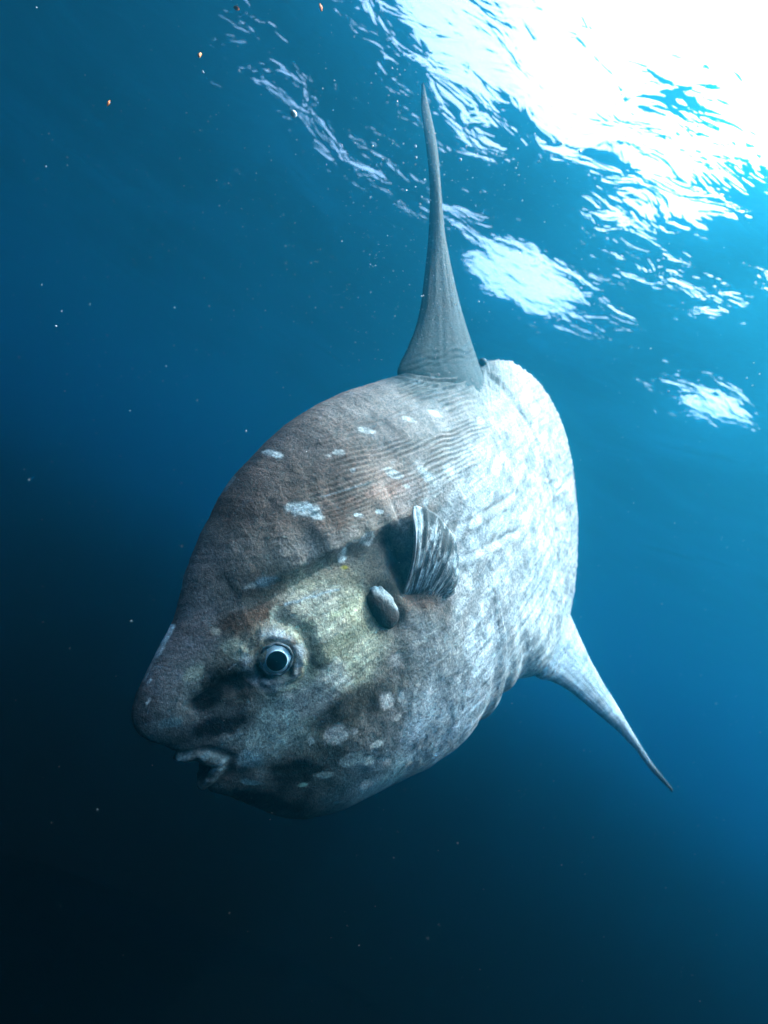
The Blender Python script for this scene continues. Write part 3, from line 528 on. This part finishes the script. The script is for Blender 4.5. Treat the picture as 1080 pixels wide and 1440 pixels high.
# ---------------------------------------------------------------- pectoral fins
PEC = skin_mat('pectoral_skin', math.pi / 2, .5, .8)
RAY = plain('pectoral_ray', (.24, .25, .26), .5, .3, 0, .6, 45)
def pec(mirror):
    mg = np.array(PEC_MARGIN); b0, b1 = np.array(k2('PECBASE0')), np.array(k2('PECBASE1'))
    ns, nt_ = 96, 40
    s = np.linspace(0, 1, ns); q = s * (len(mg) - 1); i = np.clip(q.astype(int), 0, len(mg) - 2); f = (q - i)[:, None]
    M = mg[i] * (1 - f) + mg[i + 1] * f
    M = M + (M - (b0 + b1) / 2) * (.10 * (fbm(s * 10, s * 0 + 3, 3, .6) - .5))[:, None]
    Bs = b0 + (b1 - b0) * (s[:, None] * .85 + .05)
    hb = np.array([surf(*p)[0][1] for p in Bs[::8]]); hb = np.interp(s, s[::8], hb)
    hm = np.array([surf(*p)[0][1] for p in M[::8]]); hm = np.interp(s, s[::8], hm)
    t = np.linspace(0, 1, nt_)
    def pos(si, tt, lift=0):
        uz = Bs[si] + (M[si] - Bs[si]) * tt
        base = hb[si] * (1 - tt) + max(hm[si], hb[si] - .02) * tt
        y = base - .006 + (.012 + .034 * (1 - s[si]) ** 1.5) * math.sin(tt * 1.9) + .012 * math.sin(math.pi * tt) + lift
        return np.array((uz[0], y, uz[1]))
    co = []; cl = []
    NRAY = 12
    for a in range(ns):
        for tt in t:
            rid = math.cos(s[a] * NRAY * 2 * math.pi)
            co.append(pos(a, tt, .0014 * rid * math.sin(min(1, tt * 1.4) * math.pi / 2)))
            n1 = float(fbm(np.array(s[a] * 17.), np.array(tt * 5.0 + 3), 4, .65)); n2 = float(fbm(np.array(s[a] * 11. + 9), np.array(tt * 2.2), 3))
            white = max(float(sstep(np.array(.16), np.array(.06), np.array(s[a] + .12 * (n2 - .5)))) * float(sstep(np.array(.12), np.array(.3), np.array(tt))),
                        float(sstep(np.array(.50), np.array(.62), np.array(n1 + .10 * (.6 - abs(tt - .4))))) * .85)
            brown = np.array((.10, .078, .065)); dark = np.array((.065, .062, .06))
            cc = brown * (1 - tt) + dark * tt
            cl.append(cc * (1 - white) + white * np.array((.54, .57, .58)))
    co = np.array(co); 
    back = co - np.array((0, .006, 0))
    allc = np.concatenate([co, back]); n0 = len(co)
    if mirror: allc = allc * np.array((1, -1, 1))
    F1 = grid_faces(ns, nt_, False); F2 = F1[:, ::-1] + n0
    idx = np.arange(n0).reshape(ns, nt_); ring = np.concatenate([idx[:, 0], idx[-1, 1:], idx[::-1, -1][1:], idx[0, ::-1][1:-1]])
    F3 = [(int(ring[k]), int(ring[(k + 1) % len(ring)]), int(ring[(k + 1) % len(ring)] + n0), int(ring[k] + n0)) for k in range(len(ring))]
    o = mesh_obj('pectoral_fin', allc, F1.tolist() + F2.tolist() + F3, PEC, fish, np.concatenate([np.array(cl)] * 2))
    for k in range(NRAY + 1):
        si = min(ns - 1, int(round(k / NRAY * (ns - 1))))
        pts = [pos(si, tt, .0035) for tt in np.linspace(.04, .985, 16)]
        tube('fin_ray', pts, [(.0045 if k == 0 else .0013) * (1.25 - .95 * q_) for q_ in np.linspace(0, 1, 16)], RAY, o, 6, mirror)
def tube(name, pts, rad, mat, parent, ns=8, mirror=False, closed=False, cols=None):
    pts = np.array(pts); n = len(pts)
    tg = (np.roll(pts, -1, 0) - np.roll(pts, 1, 0)) if closed else np.gradient(pts, axis=0)
    tg /= np.linalg.norm(tg, axis=1)[:, None] + 1e-9
    co = []
    ref = np.array((.3, .9, .2))
    for i in range(n):
        a_ = np.cross(tg[i], ref); a_ /= np.linalg.norm(a_); b_ = np.cross(tg[i], a_)
        for j in range(ns):
            t = 2 * math.pi * j / ns; co.append(pts[i] + rad[i] * (math.cos(t) * a_ + math.sin(t) * b_))
    co = np.array(co)
    if mirror: co = co * np.array((1, -1, 1))
    f = []
    for i in range(n if closed else n - 1):
        for j in range(ns):
            i2 = (i + 1) % n; f.append((i * ns + j, i * ns + (j + 1) % ns, i2 * ns + (j + 1) % ns, i2 * ns + j))
    if not closed: f += [tuple(range(ns))[::-1], tuple((n - 1) * ns + j for j in range(ns))]
    return mesh_obj(name, co, f, mat, parent, cols)
pec(False); pec(True)

# ---------------------------------------------------------------- dorsal and anal fins
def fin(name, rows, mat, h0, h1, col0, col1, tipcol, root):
    rows = np.array(rows); le, te = rows[:, :3], rows[:, 3:]
    ext = 3
    d1 = (le[0] - le[1]); d2 = (te[0] - te[1])
    root = np.array(root)
    le = np.vstack([le[0] + root * .16, le[0] + root * .07, le]); te = np.vstack([te[0] + root * .16, te[0] + root * .07, te])
    n = len(le); NS, NC = 150, 80
    q = np.linspace(0, n - 1, NS)
    def cr(p):
        i = np.clip(q.astype(int), 0, n - 2); f = (q - i)[:, None]
        g_ = lambda k: p[np.clip(k, 0, n - 1)]
        p0, p1, p2, p3 = g_(i - 1), g_(i), g_(i + 1), g_(i + 2)
        return .5 * (2 * p1 + (p2 - p0) * f + (2 * p0 - 5 * p1 + 4 * p2 - p3) * f ** 2 + (3 * p1 - p0 - 3 * p2 + p3) * f ** 3)
    A_, B_ = cr(le), cr(te)
    a = np.linspace(0, 2 * math.pi, NC, endpoint=False)
    v = np.linspace(0, 1, NS)
    co = np.zeros((NS, NC, 3)); cl = np.zeros((NS, NC, 3))
    for i in range(NS):
        ch = B_[i] - A_[i]; L_ = np.linalg.norm(ch)
        span = (A_[min(i + 1, NS - 1)] + B_[min(i + 1, NS - 1)] - A_[max(i - 1, 0)] - B_[max(i - 1, 0)])
        nn = np.cross(ch, span); nn /= np.linalg.norm(nn) + 1e-9
        if nn[1] < 0: nn = -nn
        th_ = h0 * (1 - v[i]) ** 1.1 + h1
        th_ = min(th_, .42 * L_ + .002)
        c_ = .5 - .5 * np.cos(a)
        flare = 1 + .8 * max(0, 1 - v[i] / .28) ** 2
        prof = np.sin(a) * (c_ + .02) ** .25 * flare
        rip = (fbm(c_ * 34 + 5, np.full_like(c_, v[i] * 5), 3) - .5) * .008 * (1 - v[i])
        fold = .0045 * np.exp(-((v[i] - .15) / .03) ** 2) * np.sin((v[i] + .03 * (fbm(c_ * 5, c_ * 0 + 2, 3) - .5) + .012 * np.cos(a)) * 2 * math.pi / .022)
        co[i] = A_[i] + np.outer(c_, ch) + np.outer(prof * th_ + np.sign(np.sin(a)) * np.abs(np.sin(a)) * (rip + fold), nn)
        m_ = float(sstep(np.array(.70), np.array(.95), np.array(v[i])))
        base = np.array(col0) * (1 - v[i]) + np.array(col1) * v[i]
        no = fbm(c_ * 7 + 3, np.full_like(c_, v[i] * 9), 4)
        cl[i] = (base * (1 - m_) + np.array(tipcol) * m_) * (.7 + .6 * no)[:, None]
    f = grid_faces(NS, NC, False)
    f = [(i * NC + j, i * NC + (j + 1) % NC, (i + 1) * NC + (j + 1) % NC, (i + 1) * NC + j) for i in range(NS - 1) for j in range(NC)]
    f += [tuple(range(NC))[::-1], tuple((NS - 1) * NC + j for j in range(NC))]
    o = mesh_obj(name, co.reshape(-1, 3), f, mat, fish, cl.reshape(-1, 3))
    b_ = bmesh.new(); b_.from_mesh(o.data); bmesh.ops.recalc_face_normals(b_, faces=b_.faces); b_.to_mesh(o.data); b_.free()
    return o
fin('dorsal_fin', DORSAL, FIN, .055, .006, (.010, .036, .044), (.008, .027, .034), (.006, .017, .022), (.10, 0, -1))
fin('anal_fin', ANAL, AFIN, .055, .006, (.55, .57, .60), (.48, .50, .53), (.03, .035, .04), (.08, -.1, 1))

KN = plain('knob_skin', (.05, .08, .09), .6, .3, 0, .4, 60)
dome('skin_knob', KNOB, frame((.1, .6, .8)), [(.019 * math.sin(t), .017 * math.cos(t)) for t in np.linspace(.03, 3.0, 14)], KN, fish, ns=24)

# ================================================================ bubbles, flecks and motes in the water
BUB = plain('bubble', (.75, .82, .85), .15, .6, .4, .1, 30)
import itertools
def ico(sub, seed=0, jit=0.0, stretch=(1, 1, 1)):
    b = bmesh.new(); bmesh.ops.create_icosphere(b, subdivisions=sub, radius=1)
    rd_ = random.Random(seed)
    for v in b.verts:
        k_ = 1 + jit * (rd_.random() - .5); v.co = Vector((v.co.x * stretch[0] * k_, v.co.y * stretch[1] * k_, v.co.z * stretch[2] * k_))
    return b
def blob(name, p, r_, mat, seed, jit, stretch, sub=2):
    b = ico(sub, seed, jit, stretch); m_ = bpy.data.meshes.new(name); b.to_mesh(m_); b.free(); m_.shade_smooth(); m_.materials.append(mat)
    o = bpy.data.objects.new(name, m_); S.collection.objects.link(o); o.location = p; o.scale = (r_, r_, r_)
    rr = random.Random(seed); o.rotation_euler = (rr.random() * 3, rr.random() * 3, rr.random() * 3)
    return o
for i, b_ in enumerate(BUBBLES):
    o = blob('air_bubble', b_[:3], b_[3], BUB, i, .15, (1, 1, .85))
    o['category'] = 'bubble'
    o['label'], o['group'] = (('small pale air bubble drifting near the tall dorsal fin', 'air bubbles round the dorsal fin') if i < 28 else
                              ('small pale air bubble in open water beyond the tail edge', 'air bubbles beyond the tail'))
ORG = plain('orange_fleck', (.75, .24, .06), .6, .3, 0, .4, 900)
for i, b_ in enumerate(FLECKS):
    o = blob('drifting_fleck', b_[:3], b_[3], ORG, 50 + i, 1.1, (1, .7, .22), 1)
    o['label'] = 'tiny rust orange fleck of debris adrift in open water'; o['category'] = 'debris'; o['group'] = 'orange flecks adrift in the water'
o = blob('white_mote', MOTE[:3], MOTE[3], plain('mote', (.8, .84, .85), .4, .4), 77, .25, (.7, .7, 1.0))
o['label'] = 'single bright white oval speck floating in the blue water'; o['category'] = 'debris'

def particles():
    r_ = np.random.default_rng(4); n = 4200
    vs = []; fs = []
    tet = np.array([(1, 1, 1), (1, -1, -1), (-1, 1, -1), (-1, -1, 1)]) / 1.7
    for i in range(n):
        y = .9 + 4.6 * r_.random() ** .8
        p = np.array(((r_.random() * 2 - 1) * y * .95, y, (r_.random() * 2 - 1) * y * 1.1))
        if p[2] > SURF - .6 or p[2] < DARK_SHEET_Z + .1: continue
        if r_.random() > .25 + .75 * (p[2] + 2) / 4.5: continue
        # keep clear of the fish
        rad = (.0006 + .0013 * r_.random() ** 4) * (.6 + .4 * y)
        k_ = len(vs); vs += (p + tet * rad * (.6 + .8 * r_.random(3))).tolist()
        fs += [(k_, k_ + 1, k_ + 2), (k_, k_ + 2, k_ + 3), (k_, k_ + 3, k_ + 1), (k_ + 1, k_ + 3, k_ + 2)]
    ax = np.array(FISH_AXES); lo = np.array(FISH_LOC)
    for i in range(900):
        q = np.array((-.95, .0, 1.25)) + r_.normal(size=3) * np.array((.5, .5, .4))
        if q[2] < .75: continue
        p = ax @ q + lo
        if p[2] > SURF - .5: continue
        rad = .0012 + .003 * r_.random() ** 3
        k_ = len(vs); vs += (p + tet * rad * (.7 + .6 * r_.random(3))).tolist()
        fs += [(k_, k_ + 1, k_ + 2), (k_, k_ + 2, k_ + 3), (k_, k_ + 3, k_ + 1), (k_ + 1, k_ + 3, k_ + 2)]
    o = mesh_obj('suspended_particles', vs, fs, BUB, None)
    o['kind'] = 'stuff'; o['label'] = 'fine pale plankton specks suspended throughout the water'
    return o
particles()
